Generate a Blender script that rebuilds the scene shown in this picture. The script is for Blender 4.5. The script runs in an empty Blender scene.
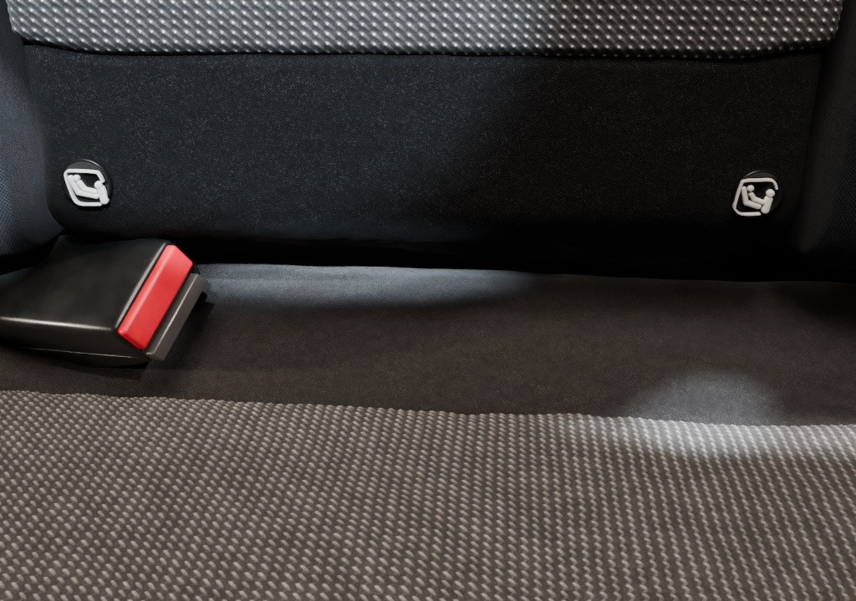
import bpy, math, random
import numpy as np
from mathutils import Vector, Matrix

random.seed(4); rng = np.random.default_rng(7)
MM = 0.001
C = bpy.context.scene.collection
R = math.radians

# ------------------------------------------------------------------ helpers
def tag(o, label=None, cat=None, group=None, kind=None):
    for k, v in (('label', label), ('category', cat), ('group', group), ('kind', kind)):
        if v: o[k] = v
    return o

def empty(name, loc):
    o = bpy.data.objects.new(name, None); C.objects.link(o)
    o.location = loc; o.empty_display_size = 0.02
    return o

def link_mesh(name, me, mat, parent=None):
    o = bpy.data.objects.new(name, me); C.objects.link(o)
    if mat: me.materials.append(mat)
    if parent:
        o.parent = parent
        o.matrix_parent_inverse = Matrix.Translation(-Vector(parent.location))
    return o

def grid_mesh(name, P, UV, flip=False):
    """P (n,m,3) in mm, UV (n,m,2) in mm -> one smooth sheet"""
    n, m = P.shape[:2]
    me = bpy.data.meshes.new(name)
    idx = np.arange(n*m).reshape(n, m)
    a, b, c, d = idx[:-1, :-1], idx[1:, :-1], idx[1:, 1:], idx[:-1, 1:]
    q = np.stack([a, d, c, b] if flip else [a, b, c, d], -1).reshape(-1, 4)
    me.vertices.add(n*m); me.vertices.foreach_set('co', (P.reshape(-1, 3)*MM).astype(np.float32).ravel())
    me.loops.add(q.size); me.loops.foreach_set('vertex_index', q.astype(np.int32).ravel())
    me.polygons.add(len(q)); me.polygons.foreach_set('loop_start', (np.arange(len(q))*4).astype(np.int32))
    me.polygons.foreach_set('loop_total', np.full(len(q), 4, np.int32))
    me.polygons.foreach_set('use_smooth', np.ones(len(q), bool))
    uv = me.uv_layers.new(name='UVMap')
    uv.data.foreach_set('uv', UV.reshape(-1, 2)[q.ravel()].astype(np.float32).ravel())
    me.update(calc_edges=True); me.validate()
    return me

def mesh_pydata(name, V, F, smooth=True):
    me = bpy.data.meshes.new(name)
    me.from_pydata([tuple(c*MM for c in v) for v in V], [], F)
    for p in me.polygons: p.use_smooth = smooth
    me.update()
    return me

def smooth_curve(pts, n=400):
    """arc-length resampled Catmull-Rom through 2-D points; returns s, P(s), N(s)"""
    p = np.array(pts, float)
    q = np.vstack([2*p[0]-p[1], p, 2*p[-1]-p[-2]])
    out = []
    for i in range(1, len(q)-2):
        t = np.linspace(0, 1, 60, endpoint=(i == len(q)-3))[:, None]
        out.append(.5*((2*q[i]) + (-q[i-1]+q[i+1])*t + (2*q[i-1]-5*q[i]+4*q[i+1]-q[i+2])*t**2
                       + (-q[i-1]+3*q[i]-3*q[i+1]+q[i+2])*t**3))
    c = np.vstack(out)
    s = np.r_[0, np.cumsum(np.hypot(*np.diff(c, axis=0).T))]
    return s, c

class Profile:
    """a (y,z) profile curve with arc length and normal"""
    def __init__(self, pts, side):
        self.s, self.c = smooth_curve(pts); self.L = self.s[-1]
        t = np.gradient(self.c, self.s, axis=0); t /= np.linalg.norm(t, axis=1)[:, None]
        self.n = np.stack([-t[:, 1], t[:, 0]], -1)*side
    def at(self, s):
        return np.stack([np.interp(s, self.s, self.c[:, k]) for k in (0, 1)], -1)
    def nor(self, s):
        v = np.stack([np.interp(s, self.s, self.n[:, k]) for k in (0, 1)], -1)
        return v/np.linalg.norm(v, axis=-1)[..., None]
    def s_of(self, k, val):
        return self.s[np.argmin(abs(self.c[:, k]-val))]

def sstep(a, b, x):
    t = np.clip((x-a)/(b-a), 0, 1); return t*t*(3-2*t)

def waves(x, y, seed, scale, n=14):
    r = np.random.default_rng(seed); o = 0
    for i in range(n):
        a = r.uniform(0, 2*math.pi); k = 2*math.pi/scale*r.uniform(.5, 1.6)
        o = o+np.sin(k*(x*math.cos(a)+y*math.sin(a))+r.uniform(0, 6.3))
    return o/math.sqrt(n)

# ------------------------------------------------------------------ node materials
class NT:
    def __init__(self, name):
        self.m = bpy.data.materials.new(name); self.m.use_nodes = True
        self.t = self.m.node_tree; self.b = self.t.nodes['Principled BSDF']
    def node(self, kind, **kw):
        n = self.t.nodes.new(kind)
        for k, v in kw.items(): setattr(n, k, v)
        return n
    def link(self, a, b): self.t.links.new(a, b)
    def put(self, sock, v):
        if isinstance(v, (int, float)): sock.default_value = v
        elif isinstance(v, tuple): sock.default_value = v
        else: self.link(v, sock)
    def M(self, op, a, b=0.0, c=0.0):
        n = self.node('ShaderNodeMath', operation=op)
        self.put(n.inputs[0], a); self.put(n.inputs[1], b); self.put(n.inputs[2], c)
        return n.outputs[0]
    def step(self, v, a, b, lo=0.0, hi=1.0):
        n = self.node('ShaderNodeMapRange', interpolation_type='SMOOTHSTEP')
        self.put(n.inputs[0], v); n.inputs[1].default_value = a; n.inputs[2].default_value = b
        self.put(n.inputs[3], lo); self.put(n.inputs[4], hi)
        return n.outputs[0]
    def mix(self, f, a, b):
        n = self.node('ShaderNodeMix', data_type='RGBA')
        self.put(n.inputs[0], f); self.put(n.inputs[6], a); self.put(n.inputs[7], b)
        return n.outputs[2]
    def uv(self):
        n = self.node('ShaderNodeUVMap', uv_map='UVMap'); s = self.node('ShaderNodeSeparateXYZ')
        self.link(n.outputs[0], s.inputs[0]); self.vec = n.outputs[0]
        return s.outputs[0], s.outputs[1]
    def noise(self, scale, detail=2.0, vec=None, rough=.5):
        n = self.node('ShaderNodeTexNoise'); n.inputs['Scale'].default_value = scale
        n.inputs['Detail'].default_value = detail; n.inputs['Roughness'].default_value = rough
        if vec is not None: self.link(vec, n.inputs['Vector'])
        return n.outputs['Fac']
    def mapping(self, vec, scale=(1, 1, 1), rot=(0, 0, 0)):
        n = self.node('ShaderNodeMapping'); self.link(vec, n.inputs[0])
        n.inputs['Scale'].default_value = scale; n.inputs['Rotation'].default_value = rot
        return n.outputs[0]
    def bump(self, h, dist, strength=1.0):
        n = self.node('ShaderNodeBump'); n.inputs['Strength'].default_value = strength
        n.inputs['Distance'].default_value = dist; self.link(h, n.inputs['Height'])
        self.link(n.outputs[0], self.b.inputs['Normal'])

PX, PY = 4.5, 3.62          # weave repeat in mm

def knit_material(name, base, thread, lit_tip, tail, hw=.80, t0=-1.4, t1=1.2, amp=1.05, thr_amt=1.0, vary=False):
    T = NT(name); u, v = T.uv()
    wob = T.noise(.35, 2, T.vec); wob2 = T.noise(.35, 2, T.mapping(T.vec, (1, 1, 1), (0, 0, 1.3)))
    uu = T.M('ADD', u, T.M('MULTIPLY', T.M('SUBTRACT', wob, .5), .9))
    vv = T.M('ADD', v, T.M('MULTIPLY', T.M('SUBTRACT', wob2, .5), .7))
    a = T.M('MULTIPLY', T.M('SUBTRACT', T.M('FRACT', T.M('DIVIDE', u, PX)), .5), PX)
    b = T.M('MULTIPLY', T.M('SUBTRACT', T.M('FRACT', T.M('DIVIDE', v, PY)), .5), PY)
    # nub runs from upper left to lower right
    ca, sa = math.cos(R(-38)), math.sin(R(-38))
    p = T.M('ADD', T.M('MULTIPLY', a, ca), T.M('MULTIPLY', b, sa))
    q = T.M('SUBTRACT', T.M('MULTIPLY', b, ca), T.M('MULTIPLY', a, sa))
    fine = T.noise(1.5, 4, T.vec, .7)
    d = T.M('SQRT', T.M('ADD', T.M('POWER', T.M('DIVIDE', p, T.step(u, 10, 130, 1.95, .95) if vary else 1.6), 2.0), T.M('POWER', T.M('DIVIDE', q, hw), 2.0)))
    d = T.M('ADD', d, T.M('MULTIPLY', T.M('SUBTRACT', fine, .5), .5))
    nub = T.step(d, .45, 1.35, 1.0, 0.0)
    # pale yarn wandering down the column from nub to nub, darker round pads between
    xc = T.M('MULTIPLY', T.M('SINE', T.M('MULTIPLY', b, 2*math.pi/PY)), -amp)
    aw = T.M('ADD', a, T.M('MULTIPLY', T.M('SUBTRACT', fine, .5), .7))
    thr = T.step(T.M('ABSOLUTE', T.M('SUBTRACT', aw, xc)), .30, 1.0, 1.0, 0.0)
    if not vary: thr = T.step(T.M('ABSOLUTE', T.M('ADD', q, T.M('MULTIPLY', T.M('SUBTRACT', fine, .5), .5))), .25, .95, 1.0, 0.0)
    thr = T.M('MULTIPLY', thr, T.step(u, 0, 120, thr_amt, 1.0) if vary else thr_amt)  # yarn painted paler to the right, standing in for light on its sides
    # per-nub shade variation
    cell = T.node('ShaderNodeCombineXYZ')
    T.link(T.M('FLOOR', T.M('DIVIDE', u, PX)), cell.inputs[0]); T.link(T.M('FLOOR', T.M('DIVIDE', v, PY)), cell.inputs[1])
    wn = T.node('ShaderNodeTexWhiteNoise', noise_dimensions='2D'); T.link(cell.outputs[0], wn.inputs['Vector'])
    var = T.step(wn.outputs[0], 0, 1, .78, 1.12)
    big = T.step(T.noise(.05, 3, T.vec), .3, .7, .94, 1.06)
    # strands seen across each nub
    st = T.M('SINE', T.M('MULTIPLY', T.M('ADD', p, T.M('MULTIPLY', fine, .5)), 13.0))
    col = T.mix(thr, base, thread)
    nubc = T.mix(T.step(p, t0, t1), lit_tip, tail)  # light on each nub's upper-left end is painted into the yarn colour
    col = T.mix(nub, col, nubc)
    k = T.M('MULTIPLY', T.M('MULTIPLY', var, big), T.step(fine, .25, .75, .5, 1.4))
    sc = T.node('ShaderNodeVectorMath', operation='SCALE'); T.link(col, sc.inputs[0]); T.link(k, sc.inputs['Scale'])
    T.link(sc.outputs[0], T.b.inputs['Base Color'])
    T.b.inputs['Roughness'].default_value = .72; T.b.inputs['Specular IOR Level'].default_value = .25
    T.b.inputs['Sheen Weight'].default_value = .12; T.b.inputs['Sheen Roughness'].default_value = .4
    weave = T.M('MULTIPLY', T.M('SINE', T.M('MULTIPLY', T.M('ADD', u, v), 11.)), T.M('SINE', T.M('MULTIPLY', T.M('SUBTRACT', u, v), 9.)))
    h = T.M('ADD', T.M('ADD', T.M('MULTIPLY', st, .35), T.M('MULTIPLY', weave, .3)), T.M('MULTIPLY', fine, 1.4))
    T.bump(h, .00012, .8)
    return T.m

def cloth_material(name, c0, c1, lint, period=1.15, twill=True, sheen=.5, lintamt=1.0, weave_amt=1.0):
    T = NT(name); u, v = T.uv()
    n1 = T.noise(.25, 3, T.vec); fine = T.noise(2.6, 3, T.vec, .65)
    uu = T.M('ADD', u, T.M('MULTIPLY', T.M('SUBTRACT', T.noise(.6, 2, T.vec), .5), .5))
    k = 2*math.pi/period
    if twill:
        w = T.M('SINE', T.M('MULTIPLY', T.M('ADD', uu, T.M('MULTIPLY', v, .9)), k))
        w2 = T.M('SINE', T.M('MULTIPLY', T.M('SUBTRACT', uu, T.M('MULTIPLY', v, .8)), k*1.6))
        w = T.M('ADD', T.M('MULTIPLY', w, .7), T.M('MULTIPLY', w2, .35))
    else:
        w = T.M('MULTIPLY', T.M('SINE', T.M('MULTIPLY', uu, k)), T.M('SINE', T.M('MULTIPLY', v, k)))
    w = T.M('ADD', w, T.M('MULTIPLY', T.M('SUBTRACT', fine, .5), 4.5))
    f = T.step(w, -1.0, 1.2)
    col = T.mix(f, c0, c1)
    big = T.step(n1, .25, .75, .8, 1.2)
    sc = T.node('ShaderNodeVectorMath', operation='SCALE'); T.link(col, sc.inputs[0]); T.link(big, sc.inputs['Scale'])
    # short pale fibres of lint lying at two angles
    l1 = T.noise(1.0, 2, T.mapping(T.vec, (.55, 2.2, 1), (0, 0, R(35))), .6)
    l2 = T.noise(1.0, 2, T.mapping(T.vec, (2.0, .5, 1), (0, 0, R(28))), .6)
    dens = T.step(T.noise(.09, 3, T.vec), .35, .65, .35, 1.0)
    lf = T.M('MAXIMUM', T.step(l1, .57, .70), T.step(l2, .58, .70))
    lf = T.M('MULTIPLY', T.M('MULTIPLY', lf, dens), lintamt)
    col2 = T.mix(lf, sc.outputs[0], lint)
    T.link(col2, T.b.inputs['Base Color'])
    T.b.inputs['Roughness'].default_value = .85; T.b.inputs['Specular IOR Level'].default_value = .06
    T.b.inputs['Sheen Weight'].default_value = sheen; T.b.inputs['Sheen Roughness'].default_value = .45
    T.bump(T.M('ADD', w, T.M('MULTIPLY', lf, 1.5)), .00013*weave_amt, .8)
    return T.m

def plastic_material(name, col, rough, grain=.00004, gscale=900, spec=.5, sub=0.0, scuff=0.0):
    T = NT(name); tc = T.node('ShaderNodeTexCoord').outputs['Object']
    n = T.noise(gscale, 2, tc); big = T.noise(60, 4, tc)
    base = T.mix(T.step(big, .3, .7), tuple(c*.85 for c in col[:3])+(1,), tuple(min(1, c*1.1) for c in col[:3])+(1,))
    if scuff:
        s = T.noise(1.0, 4, T.mapping(tc, (60, 330, 200), (.2, .1, .5)), .7)
        base = T.mix(T.M('MULTIPLY', T.step(s, .66, .76), scuff), base, (.08, .08, .07, 1))
    T.link(base, T.b.inputs['Base Color'])
    T.link(T.step(big, .3, .7, rough*.85, rough*1.2), T.b.inputs['Roughness'])
    T.b.inputs['Specular IOR Level'].default_value = spec
    if sub:
        T.b.inputs['Subsurface Weight'].default_value = sub
        T.b.inputs['Subsurface Radius'].default_value = (.002, .0006, .0006)
    T.bump(n, grain, .6)
    return T.m

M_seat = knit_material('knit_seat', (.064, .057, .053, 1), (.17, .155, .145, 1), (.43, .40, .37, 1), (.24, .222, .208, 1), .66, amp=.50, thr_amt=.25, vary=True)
M_back = knit_material('knit_back', (.030, .030, .031, 1), (.10, .10, .10, 1), (1.0, 1.0, .98, 1), (.125, .124, .122, 1), .60, -1.0, -.35, thr_amt=.8)  # same knit as the seat, recoloured for the different light on the backrest
M_dark = cloth_material('dark_cloth', (.002, .002, .0023, 1), (.0115, .0118, .0125, 1), (.048, .050, .054, 1), sheen=.02, lintamt=.62)
M_strip = cloth_material('brown_black_cloth', (.010, .0088, .0085, 1), (.043, .037, .0348, 1), (.13, .125, .12, 1), period=1.25, sheen=.2, lintamt=.4)
M_side = cloth_material('side_cloth', (.0015, .0018, .0025, 1), (.018, .020, .024, 1), (.04, .04, .045, 1), period=1.5, twill=False, sheen=.06, lintamt=.1, weave_amt=1.3)
M_black = plastic_material('black_plastic', (.006, .0065, .0065), .30, scuff=.35)
M_disc = plastic_material('black_gloss_plastic', (.006, .006, .0065), .32, spec=.3)
M_red = plastic_material('red_plastic', (.74, .003, .028), .32, grain=.00001, spec=.35)
M_white = plastic_material('white_plastic', (.80, .80, .77), .28, grain=.00001)
M_grey = plastic_material('smoky_plastic', (.045, .041, .039), .22, grain=.00002)
M_steel = plastic_material('steel', (.5, .5, .5), .3); M_steel.node_tree.nodes['Principled BSDF'].inputs['Metallic'].default_value = 1
M_web = cloth_material('webbing', (.008, .008, .009, 1), (.03, .03, .032, 1), (.05, .05, .05, 1), period=1.2)

# ------------------------------------------------------------------ knit relief shared with the shader lattice
def knit_height(u, v, h=.75, amp=1.05, vary=False):
    a = (np.mod(u/PX, 1)-.5)*PX; b = (np.mod(v/PY, 1)-.5)*PY
    ca, sa = math.cos(R(-38)), math.sin(R(-38))
    p = a*ca+b*sa; q = b*ca-a*sa
    pl = 1.95-.8*sstep(10, 130, u) if vary else 1.8
    d2 = (p/pl)**2+(q/.85)**2
    nub = np.sqrt(np.clip(1-d2, 0, 1))
    xc = -amp*np.sin(2*math.pi*b/PY)
    ridge = .42*np.sqrt(np.clip(1-((a-xc)/.85)**2, 0, 1))
    if not vary: ridge = .5*np.exp(-(q/.6)**2)
    aa = PX/2-abs(a)
    pad = (.62 if vary else .40)*np.sqrt(np.clip(1-(aa/1.5)**2-(b/1.55)**2, 0, 1))
    return h*np.maximum(np.maximum(nub*(1-.18*p/1.9), ridge), pad)

# ------------------------------------------------------------------ SEAT CUSHION
YAW = R(2.5)
def yawed(X, Y, Z):
    Y = Y-4.5; Z = Z-3.5
    return np.stack([X*math.cos(YAW)+Y*math.sin(YAW), -X*math.sin(YAW)+Y*math.cos(YAW), Z], -1)

car_seat = empty('car_seat', (0, 0, 0))
tag(car_seat, 'rear car seat in grey dotted knit and plain black cloth, filling the photo', 'car seat')

front = Profile([(7, -20), (5.5, -10), (3.5, -3), (-2, 2.6), (-11, 6.2), (-30, 10.2), (-65, 17.4), (-105, 25.0), (-150, 32.5), (-200, 39), (-240, 42)], -1)
xs = np.arange(-290, 290.01, .42); ss = np.arange(4, front.L, .42)
X, S = np.meshgrid(xs, ss, indexing='ij')
edge = 3.0*sstep(120, 230, X)-1.5*sstep(-60, -230, X)+.5*np.sin(X/37)      # the seam wanders a little
P2 = front.at(S); N2 = front.nor(S)
fade = sstep(6, 20, S)
U = X+.03*S+.75*waves(X, S, 61, 110)+.13*waves(X, S, 62, 22); Vv = -S+.6*waves(X, S, 63, 120)+.12*waves(X, S, 64, 22)
base_h = .9*waves(X, S, 3, 90)*fade+knit_height(U, Vv, .92, .5, True)*sstep(2, 8, S)+.35*waves(X, S, 9, 30)*fade
Y = P2[..., 0]+N2[..., 0]*base_h+edge*np.exp(-S/60); Z = P2[..., 1]+N2[..., 1]*base_h-4*sstep(200, 290, abs(X))
me = grid_mesh('knitted_panel', yawed(X, Y, Z), np.stack([U, Vv], -1))
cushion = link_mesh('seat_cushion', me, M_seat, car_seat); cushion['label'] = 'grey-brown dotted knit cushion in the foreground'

strip = Profile([(5, -22), (4.2, -12), (5.5, -6.5), (10, -3), (22, 1.6), (40, 7.5), (60, 12.5), (74, 15.5), (82, 16), (90, 13), (96, 5), (99, -12), (101, -40), (104, -95)], 1)
xs = np.arange(-290, 290.01, 1.5); ss = np.arange(0, strip.L, .8)
X, S = np.meshgrid(xs, ss, indexing='ij')
P2 = strip.at(S); N2 = strip.nor(S)
hgt = .8*waves(X, S, 21, 110)+.25*waves(X*.5, S, 22, 22)*sstep(20, 40, S)
edge = 3.0*sstep(120, 230, X)-1.5*sstep(-60, -230, X)+.5*np.sin(X/37)
Y = P2[..., 0]+N2[..., 0]*hgt+edge*np.exp(-S/60); Z = P2[..., 1]+N2[..., 1]*hgt-4*sstep(200, 290, abs(X))*np.exp(-S/40)
me = grid_mesh('rear_strip', yawed(X, Y, Z), np.stack([X, S], -1), flip=True)
o = link_mesh('plain_strip', me, M_strip, cushion); o['label'] = 'plain dark brown-black cloth strip of the cushion'

# ------------------------------------------------------------------ BACKREST

bp = Profile([(124, -90), (118, -55), (112, -30), (104, -8), (92, 10), (76, 27), (58, 44), (43, 58.5), (36.5, 68), (34.6, 77), (36, 87),
              (41, 104), (46.5, 123), (51.3, 139.5), (56.5, 158), (64, 185), (73, 215), (84, 250)], 1)
SEAM = bp.s_of(1, 139.7)
HALF_L, HALF_R = 164.0, 158.0
def seam_s(x):
    return SEAM+6.5*sstep(110, 164, x)+5.0*sstep(-125, -168, x)+.8*np.sin(x/60+1)

def roll_in(x, half, r=13.0, depth=26):
    """inward set of a panel near its left/right rim, in mm"""
    d = np.clip(abs(x)-(half-r), 0, None)
    return np.where(d > 0, -(r-np.sqrt(np.clip(r*r-np.minimum(d, r)**2, 0, None)))-np.clip(d-r, 0, None)*depth/3, 0)

def back_sheet(name, s_lo, s_hi, ds, dx, mat, relief, lift, pillow, half, parent):
    hl, hr = HALF_L+half, HALF_R+half
    xs = np.arange(-hl-2.8, hr+2.81, dx)
    ts = np.linspace(0, 1, int((s_hi-s_lo)/ds))
    Xg, Tg = np.meshgrid(xs, ts, indexing='ij')
    lo = seam_s(Xg) if s_lo > 100 else np.full_like(Xg, s_lo)
    hi = seam_s(Xg)+3 if s_lo < 100 else np.full_like(Xg, s_hi)
    Sg = lo+(hi-lo)*Tg
    h = lift+roll_in(np.where(Xg < 0, Xg/hl, Xg/hr)*160, 160)+relief(Xg, Sg)
    if s_lo > 100:
        dd = Sg-lo; h = h-7*(1-np.sqrt(np.clip(1-(1-np.clip(dd/6, 0, 1))**2, 0, 1)))
    else:
        dd = hi-Sg; h = h-3.0*(1-sstep(0, 7, dd))
    c = 1-(Xg/160)**2
    if s_lo < 100: Xg = Xg*(1+.015*sstep(SEAM-20, SEAM-75, Sg))
    h = h+pillow*np.clip(c, -1, 1)
    Pg = bp.at(Sg); Ng = bp.nor(Sg)
    out = np.stack([Xg, Pg[..., 0]+Ng[..., 0]*h, Pg[..., 1]+Ng[..., 1]*h], -1)
    me = grid_mesh(name, out, np.stack([Xg-(.03*Sg if s_lo > 100 else 0), Sg], -1), flip=True)
    return link_mesh(name, me, mat, parent)

backrest = back_sheet('backrest', 0, SEAM, .9, 1.2, M_dark,
           lambda x, s: .7*waves(x, s, 31, 85)+.12*waves(x, s, 32, 14), 0, 0, 0, car_seat)
backrest['label'] = 'upright backrest with a plain black lower panel'
back_sheet('knitted_insert', SEAM, bp.L-2, .42, .42, M_back,
           lambda x, s: knit_height(x-.03*s, s, .6, .75)*sstep(0, 5, s-seam_s(x))+.3*waves(x, s, 41, 40), 2.0, 0, 2, backrest)

def bolster(side):
    ts = np.linspace(0, 1, 110); ss = np.arange(70, bp.L-2, 1.0)
    Tg, Sg = np.meshgrid(ts, ss, indexing='ij')
    # cross-section: up out of the groove, round over, out sideways
    inner = (164.5 if side > 0 else 171.0)-2.0*np.exp(-((Sg-122)/30)**2)
    w = 130; r = 12.0
    a = np.clip(Tg/.3, 0, 1)*math.pi/2; t2 = np.clip((Tg-.3)/.7, 0, 1)
    off = np.where(Tg < .3, r*(1-np.cos(a)), r+t2*w)
    hgt = np.where(Tg < .3, -24+24*0+(r)*np.sin(a)+24*np.clip(Tg/.12, 0, 1), r)+t2*20-t2**2*8
    hgt = np.where(Tg < .12, -24+24*(Tg/.12)+r*np.sin(a), hgt)
    hgt = hgt-2-t2*10*sstep(137, 92, Sg)-50*sstep(180, 130, Sg)*sstep(0, .3, Tg)+.5*waves(off*2, Sg, 50+side, 60)
    Pg = bp.at(Sg); Ng = bp.nor(Sg)
    arc = np.concatenate([np.zeros((1, len(ss))), np.cumsum(np.hypot(np.diff(off, axis=0), np.diff(hgt, axis=0)), axis=0)])
    out = np.stack([side*(inner+off), Pg[..., 0]+Ng[..., 0]*hgt, Pg[..., 1]+Ng[..., 1]*hgt], -1)
    me = grid_mesh('side_bolster', out, np.stack([arc*side, Sg], -1), flip=(side > 0))
    o = link_mesh('side_bolster', me, M_side, backrest)
    o['label'] = 'right padded side bolster in deep shadow' if side > 0 else 'left padded side bolster in blue-grey light'
bolster(-1); bolster(1)

# closed foam shell behind the panels
Xg, Sg = np.meshgrid(np.linspace(-330, 330, 60), np.linspace(0, bp.L-2, 120), indexing='ij')
Pg = bp.at(Sg); Ng = bp.nor(Sg)
me = grid_mesh('foam_shell', np.stack([Xg, Pg[..., 0]-30*Ng[..., 0], Pg[..., 1]-30*Ng[..., 1]], -1), np.stack([Xg, Sg], -1), flip=True)
link_mesh('foam_shell', me, M_dark, backrest)

# stitched welt thread running in the seam under the insert
def sweep(pts, rad, sides=10, close=True):
    pts = [Vector(p) for p in pts]; V = []; F = []
    up = Vector((0, 0, 1))
    for i, p in enumerate(pts):
        t = (pts[min(i+1, len(pts)-1)]-pts[max(i-1, 0)]).normalized()
        s = t.cross(Vector((0.13, .9, .35))).normalized(); w = s.cross(t)
        r = rad(i) if callable(rad) else rad
        for k in range(sides):
            a = 2*math.pi*k/sides
            V.append(p+s*math.cos(a)*r+w*math.sin(a)*r)
    for i in range(len(pts)-1):
        for k in range(sides):
            a, b = i*sides+k, i*sides+(k+1) % sides
            F.append((a, b, b+sides, a+sides))
    F.append(tuple(range(sides))[::-1]); F.append(tuple(range(len(V)-sides, len(V))))
    return V, F
wx = np.linspace(-156, 150, 160); wp = []
for x in wx:
    s = float(seam_s(x))-.4; p = bp.at(s); n = bp.nor(s)
    wp.append((x, p[0]+n[0]*-3.4, p[1]+n[1]*-3.4))
V, F = sweep(wp, 1.2, 8)
link_mesh('seam_welt', mesh_pydata('seam_welt', V, F), M_dark, backrest)

# ------------------------------------------------------------------ CAMERA
cam = bpy.data.cameras.new('camera'); co = bpy.data.objects.new('camera', cam); C.objects.link(co)
cam.lens = 34.57; cam.sensor_width = 36; cam.clip_start = .01; cam.clip_end = 20
co.location = (0, -.256, .274)
PITCH = R(40)
fwd = Vector((0, math.cos(PITCH), -math.sin(PITCH)))
co.rotation_euler = (fwd.to_track_quat('-Z', 'Y').to_matrix() @ Matrix.Rotation(R(.7), 3, 'Z')).to_euler()
bpy.context.scene.camera = co
def ray(px, py):
    return co.rotation_euler.to_matrix() @ Vector(((px-428)/822, -(py-300.5)/822, -1))
def aim(px, py):
    """the point of the seat surfaces under photograph position (px,py), in m"""
    r = ray(px, py); o = Vector(co.location)
    for t in np.arange(.2, .5, .0005):
        p = (o+r*t)/MM
        yy = p.y+4.5+p.x*math.sin(YAW)
        if yy > 6: zs = float(np.interp(yy, strip.c[:, 0], strip.c[:, 1]))-3.5
        else: zs = float(np.interp(-yy, -front.c[:, 0], front.c[:, 1]))-3.5
        zb = np.interp(p.z, bp.c[:, 1], bp.c[:, 0])
        if p.z < zs or p.y > zb: return o+r*t
    return o+r*.35

# ------------------------------------------------------------------ CHILD SEAT BADGES
def round_chain(pts, radii, flat, per=14):
    """union of discs and joining bars, softly domed: a relief pictogram piece, local mm (x, y up, z out)"""
    V = []; F = []
    def add(vs, fs):
        b = len(V); V.extend(vs); F.extend([tuple(i+b for i in f) for f in fs])
    def stadium(p, q, r0, r1, z):
        p = Vector(p); q = Vector(q); d = q-p
        L = d.length; ang = math.atan2(d.y, d.x) if L > 1e-6 else 0
        ring = []
        n = per
        for k in range(n+1):
            a = ang+math.pi/2+math.pi*k/n; ring.append((p, r0, a))
        for k in range(n+1):
            a = ang-math.pi/2+math.pi*k/n; ring.append((q, r1, a))
        m = len(ring); vs = []
        for (s, zz) in ((1.0, 0), (1.0, flat*.6), (.93, flat*.85), (.78, flat), (.4, flat*1.07)):
            for c, r, a in ring: vs.append((c.x+math.cos(a)*r*s, c.y+math.sin(a)*r*s, zz+z))
        fs = []
        for l in range(4):
            for k in range(m):
                a, b = l*m+k, l*m+(k+1) % m; fs.append((a, b, b+m, a+m))
        fs.append(tuple(range(4*m, 5*m)))
        add(vs, fs)
    for i in range(max(1, len(pts)-1)):
        j = min(i+1, len(pts)-1)
        stadium(pts[i], pts[j], radii[i], radii[j], .013*i)
    return V, F

def frame_mesh(pts, wid, dep):
    """open rounded-square frame: rectangular bar section along the path"""
    c = smooth_curve(pts)[1][::6]; n = len(c)
    t = np.gradient(c, axis=0); t /= np.linalg.norm(t, axis=1)[:, None]; nn = np.stack([-t[:, 1], t[:, 0]], -1)
    sec = [(-.5, 0), (-.5, .85), (-.38, 1), (.38, 1), (.5, .85), (.5, 0)]
    V = [(c[i, 0]+nn[i, 0]*wid*a, c[i, 1]+nn[i, 1]*wid*a, dep*b) for i in range(n) for a, b in sec]
    k = len(sec); F = [(i*k+j, i*k+(j+1) % k, (i+1)*k+(j+1) % k, (i+1)*k+j) for i in range(n-1) for j in range(k)]
    F += [tuple(range(k))[::-1], tuple(range((n-1)*k, n*k))]
    return V, F

def place(V, O, ex, ey, ez):
    return [O+ex*v[0]+ey*v[1]+ez*v[2] for v in V]

def badge(cx, cs, px0, frame, seat, head, body, post, label, dsh):
    P = bp.at(cs); n = bp.nor(cs)
    ez = Vector((0, n[0], n[1])); ex = Vector((1, 0, 0)); ey = ez.cross(ex)
    if ey.z < 0: ey = -ey
    O = Vector((cx, P[0], P[1]))+ez*1.0
    e = empty('anchor_badge', O*MM)
    tag(e, label, 'badge', 'white child seat anchor badges on the black backrest panel')
    OS = O+ez*1.8
    def L(p):
        r = ray(*p); o = Vector(co.location)/MM
        q = o+r*((OS-o).dot(ez)/r.dot(ez))-OS
        return (q.dot(ex), q.dot(ey))
    print(label[:12], 'centre offset', L(px0))
    # dished disc with raised rim
    V = []; F = []; nseg = 48
    rings = [(10.6, -2.5), (10.6, .2), (10.3, .9), (9.7, 1.0), (9.1, .6), (8.6, .1), (4, 0), (.01, 0)]
    for r, z in rings:
        for k in range(nseg):
            a = 2*math.pi*k/nseg; V.append((r*math.cos(a)+dsh[0], r*math.sin(a)+dsh[1], z))
    for l in range(len(rings)-1):
        for k in range(nseg):
            a, b = l*nseg+k, l*nseg+(k+1) % nseg; F.append((a, b, b+nseg, a+nseg))
    link_mesh('backing_disc', mesh_pydata('backing_disc', place(V, O, ex, ey, ez), F), M_disc, e)
    V, F = frame_mesh([L(p) for p in frame], .88, 2.0)
    o = link_mesh('frame', mesh_pydata('frame', place(V, O+ez*.3, ex, ey, ez), F, False), M_white, e)
    for nm, ch, rad in (('seat_symbol', seat, 1.1), ('child_symbol', body, 1.0), ('post_symbol', post, 1.6)):
        pts = [L(p) for p in ch]; V, F = round_chain([(x, y, 0) for x, y in pts], [rad]*len(pts), 1.7)
        if nm != 'seat_symbol':
            h = head if nm == 'child_symbol' else post_head[label]
            r = 1.35 if nm == 'child_symbol' else 1.6
            q = L(h); V2, F2 = round_chain([(q[0], q[1], 0)], [r], 2.0)
            b = len(V); V += V2; F += [tuple(i+b for i in f) for f in F2]
        link_mesh(nm, mesh_pydata(nm, place(V, O+ez*.25, ex, ey, ez), F), M_white, e)

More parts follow.
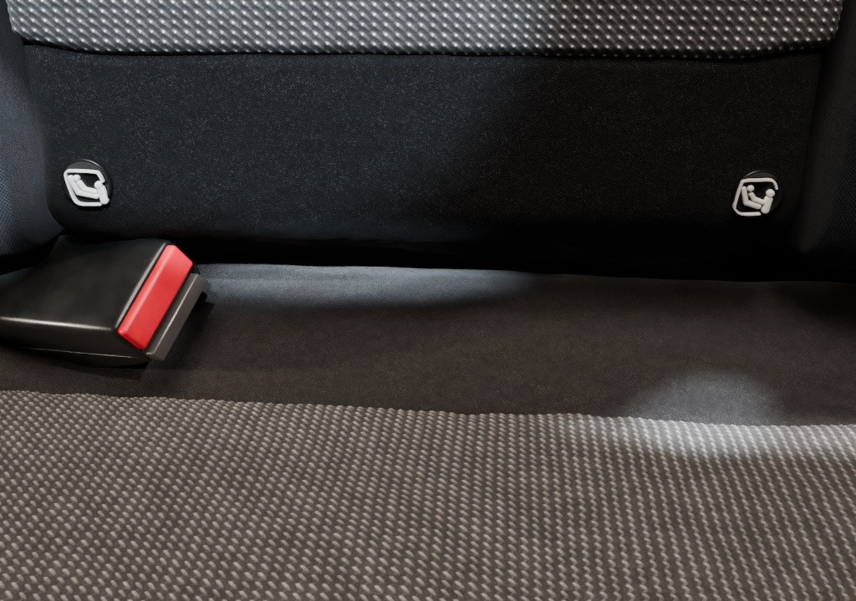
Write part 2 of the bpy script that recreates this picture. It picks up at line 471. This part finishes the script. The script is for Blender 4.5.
LB = 'white child seat badge on the lit panel just above the black and red buckle'
RB = 'white child seat badge in deep shadow, far from the black and red buckle'
post_head = {LB: (98.2, 185.6), RB: (771, 194)}
badge(-143, bp.s_of(1, 88.6), (86.5, 189),
      [(101, 204.4), (92, 204.6), (80, 204), (74.5, 200), (70, 190), (65.5, 176.5), (66.5, 172), (71, 171), (94, 172.2), (99, 175), (103, 183)],
      [(69.8, 178.5), (78, 193), (96, 196.5)], (75.8, 178.6), [(78.5, 183), (84, 190), (94.5, 192.5)], [(100.5, 189.5), (104, 201)], LB, (.6, 1.6))
badge(137.5, bp.s_of(1, 86.0), (757, 196),
      [(760, 214), (750, 214.6), (741, 214), (736, 210.5), (735, 205.5), (741.3, 185), (745, 181.2), (758, 180.6), (770.5, 180.4), (775, 183.2), (777, 189.5)],
      [(744.2, 189.5), (746.4, 203), (759, 207)], (751, 188.8), [(751.6, 194.5), (755, 200), (763, 203)], [(769.3, 200), (766, 210.6)], RB, (-.8, 3.4))

# ------------------------------------------------------------------ BUCKLE
A = Vector((-114.5, 37.7, 60.7)); B = Vector((-131.1, -1.2, 41.2))
W = (B-A).normalized(); WID = (B-A).length
Lx = -Vector((-.94, .17, -.275)).normalized()
Lx = (Lx-W*Lx.dot(W)*.55).normalized()
Dn = Vector((.35, .25, -.90)).normalized()
O = (A+B)/2                                                     # middle of the upper rim of the mouth
def bk(l, w, d): return O+Lx*l+W*w+Dn*d
buckle = empty('belt_buckle', bk(-30, 0, 24)*MM)
tag(buckle, 'black plastic seat belt buckle with a red release button at the left', 'seat belt buckle')

def section(l, hw, top, bot, r, crown, n=7):
    """rounded rectangle in (w,d); crown bulges the upper face"""
    pts = []
    for (cw, cd, a0) in ((hw-r, top+r, -90), (hw-r, bot-r, 0), (-hw+r, bot-r, 90), (-hw+r, top+r, 180)):
        for k in range(n):
            a = R(a0+90*k/(n-1)); pts.append((cw+r*math.cos(a), cd+r*math.sin(a)))
    out = []
    # insert points across the top between last and first
    first, last = pts[0], pts[-1]
    for k in range(1, 12):
        f = k/12; pts.append((last[0]+(first[0]-last[0])*f, last[1]+(first[1]-last[1])*f))
    for w, d in pts:
        up = crown*(1-(w/hw)**2)*(1 if d < (top+bot)/2 else 0)
        out.append(bk(l, w, d-up))
    return out
HW = WID/2+1.2
secs = []
for l, hw, tp, bt, r, cr in ((-.9, HW-1.8, 1.6, 25.0, 2.0, .2), (-.2, HW-.9, .6, 26.2, 2.6, .3), (-1.6, HW, 0, 27.2, 3.2, .5), (-3, HW+.1, -.3, 28, 3.4, .7),
                             (-10, HW+.4, -1.0, 30.5, 3.2, 1.0), (-24, HW+.8, -1.8, 34.5, 3.4, 1.3), (-40, HW+.8, -1.8, 38, 3.4, 1.4),
                             (-60, HW+.4, -1.2, 40, 3.6, 1.5), (-80, HW, -.2, 38, 4, 1.5), (-92, HW-3, 2, 32, 6, 1.8), (-99, HW-6, 5, 28, 6, 1.0), (-102, HW-9, 8, 24, 5, .3)):
    secs.append(section(l, hw, tp, bt, r, cr))
secs[0], secs[1] = [p for p in secs[0]], secs[1]
V = [v for s in secs for v in s]; m = len(secs[0]); F = []
for i in range(len(secs)-1):
    for k in range(m):
        a, b = i*m+k, i*m+(k+1) % m; F.append((a, b, b+m, a+m))
F.append(tuple(range(m))[::-1]); F.append(tuple(range(len(V)-m, len(V))))
def recalc(me):
    import bmesh
    bm = bmesh.new(); bm.from_mesh(me); bmesh.ops.recalc_face_normals(bm, faces=bm.faces); bm.to_mesh(me); bm.free()
hm = mesh_pydata('housing', V, F); recalc(hm)
housing = link_mesh('housing', hm, M_black, buckle)

def rbox(name, l0, l1, w0, w1, d0, d1, bev, mat, parent, slant=0.0, segs=4):
    import bmesh
    bm = bmesh.new()
    vs = []
    for l in (l0, l1):
        for w in (w0, w1):
            for d in (d0, d1): vs.append(bm.verts.new(bk(l+(slant*(d-d0) if l == l1 else 0), w, d)))
    for f in ((0, 1, 3, 2), (4, 6, 7, 5), (0, 4, 5, 1), (2, 3, 7, 6), (0, 2, 6, 4), (1, 5, 7, 3)): bm.faces.new([vs[i] for i in f])
    bmesh.ops.recalc_face_normals(bm, faces=bm.faces)
    bmesh.ops.bevel(bm, geom=list(bm.edges)+list(bm.verts), offset=bev, segments=segs, profile=.5, affect='EDGES')
    for v in bm.verts: v.co *= MM
    me = bpy.data.meshes.new(name); bm.to_mesh(me); bm.free()
    for p in me.polygons: p.use_smooth = True
    return link_mesh(name, me, mat, parent)
rbox('release_button', -4, 3.2, -HW+2.2, HW-1.3, 1.6, 16.2, 1.7, M_red, buckle, slant=.05, segs=5)
rbox('slot_lip', -4, 5.0, -HW+5.5, HW-1.2, 19.4, 25.6, .8, M_grey, buckle, slant=.30)
# moulded parting line along the housing flank
wl = [bk(-2-k*4.3, HW+.75, 20+.15*k) for k in range(20)]
V, F = sweep(wl, .2, 6); link_mesh('parting_line', mesh_pydata('parting_line', V, F), M_black, housing)
# webbing stalk from the closed end of the buckle down into the crease
pts = [(-96, 0, 14), (-106, 1, 15), (-116, 3, 19), (-124, 2, 28), (-130, -4, 40), (-133, -12, 55), (-134, -22, 74)]
V = []; F = []
for i, (l, w, d) in enumerate(pts):
    c = bk(l, w, d); pn = bk(*pts[min(i+1, len(pts)-1)])-bk(*pts[max(i-1, 0)]); pn.normalize()
    nrm = pn.cross(W).normalized()
    for a, b in ((-14, -1.6), (14, -1.6), (14, 1.6), (-14, 1.6)): V.append(c+W*a+nrm*b)
for i in range(len(pts)-1):
    for k in range(4):
        a, b = i*4+k, i*4+(k+1) % 4; F.append((a, b, b+4, a+4))
F += [(3, 2, 1, 0), tuple(range(len(V)-4, len(V)))]
o = link_mesh('webbing_stalk', mesh_pydata('webbing_stalk', V, F, False), M_web, buckle)

# ------------------------------------------------------------------ LIGHT
w = bpy.data.worlds.new('World'); bpy.context.scene.world = w; w.use_nodes = True
w.node_tree.nodes['Background'].inputs[0].default_value = (.55, .50, .48, 1)
w.node_tree.nodes['Background'].inputs[1].default_value = .07

def area(name, loc, target, size, size_y, power, col, spread=180):
    l = bpy.data.lights.new(name, 'AREA'); l.shape = 'RECTANGLE'; l.size = size; l.size_y = size_y
    l.energy = power; l.color = col; l.spread = R(spread)
    o = bpy.data.objects.new(name, l); C.objects.link(o); o.location = loc
    o.rotation_euler = (Vector(target)-Vector(loc)).to_track_quat('-Z', 'Y').to_euler()
    return o
def spot(name, loc, target, half_deg, power, col, blend=.5, soft=.01, scale=(1, 1, 1), roll=0):
    l = bpy.data.lights.new(name, 'SPOT'); l.spot_size = R(2*half_deg); l.spot_blend = blend
    l.energy = power; l.color = col; l.shadow_soft_size = soft
    o = bpy.data.objects.new(name, l); C.objects.link(o); o.location = loc
    q = (Vector(target)-Vector(loc)).to_track_quat('-Z', 'Y').to_matrix() @ Matrix.Rotation(R(roll), 3, 'Z')
    o.rotation_euler = q.to_euler(); o.scale = scale
    return o
WARM = (1, .875, .77); COOL = (.72, .86, 1.0)
area('cabin_light', (-.06, -.13, .82), (0, -.05, 0), .42, .30, 10.3, WARM)
# daylight falling on the backrest from the side windows
spot('window_and_fill_light', (.03, -.42, .80), aim(256, -10), 8.6, 95, COOL, .4, .012, (1, .72, 1))
spot('window_light_low', (-.02, -.42, .585), aim(350, 279), 7.6, 125, COOL, 1, .005, (1, .15, 1), -2)
spot('window_light_side', (-.05, -.40, .70), aim(-64, 150), 3.3, 240, (.80, .9, 1), .3, .006)
spot('window_light_right', (.25, -.35, .70), aim(698, 420), 1.8, 115, COOL, .95, .004, (1.8, 1, 1))
spot('window_light_right', (.14, -.45, .65), aim(775, 434), 8.5, 118, (.88, .94, 1.0), 1, .006, (1, .09, 1))
# added spot for the highlight along the buckle's front edge
spot('buckle_edge_spot', (-.62, -.12, .18), Vector((-.15, .0, .045)), 6, 16, WARM, .6, .02)
spot('window_and_fill_light', (.30, -.25, .55), Vector((-.115, .015, .045)), 2.4, 15, (1, .95, .95), .6, .01)  # unseen fill added to brighten the red release button
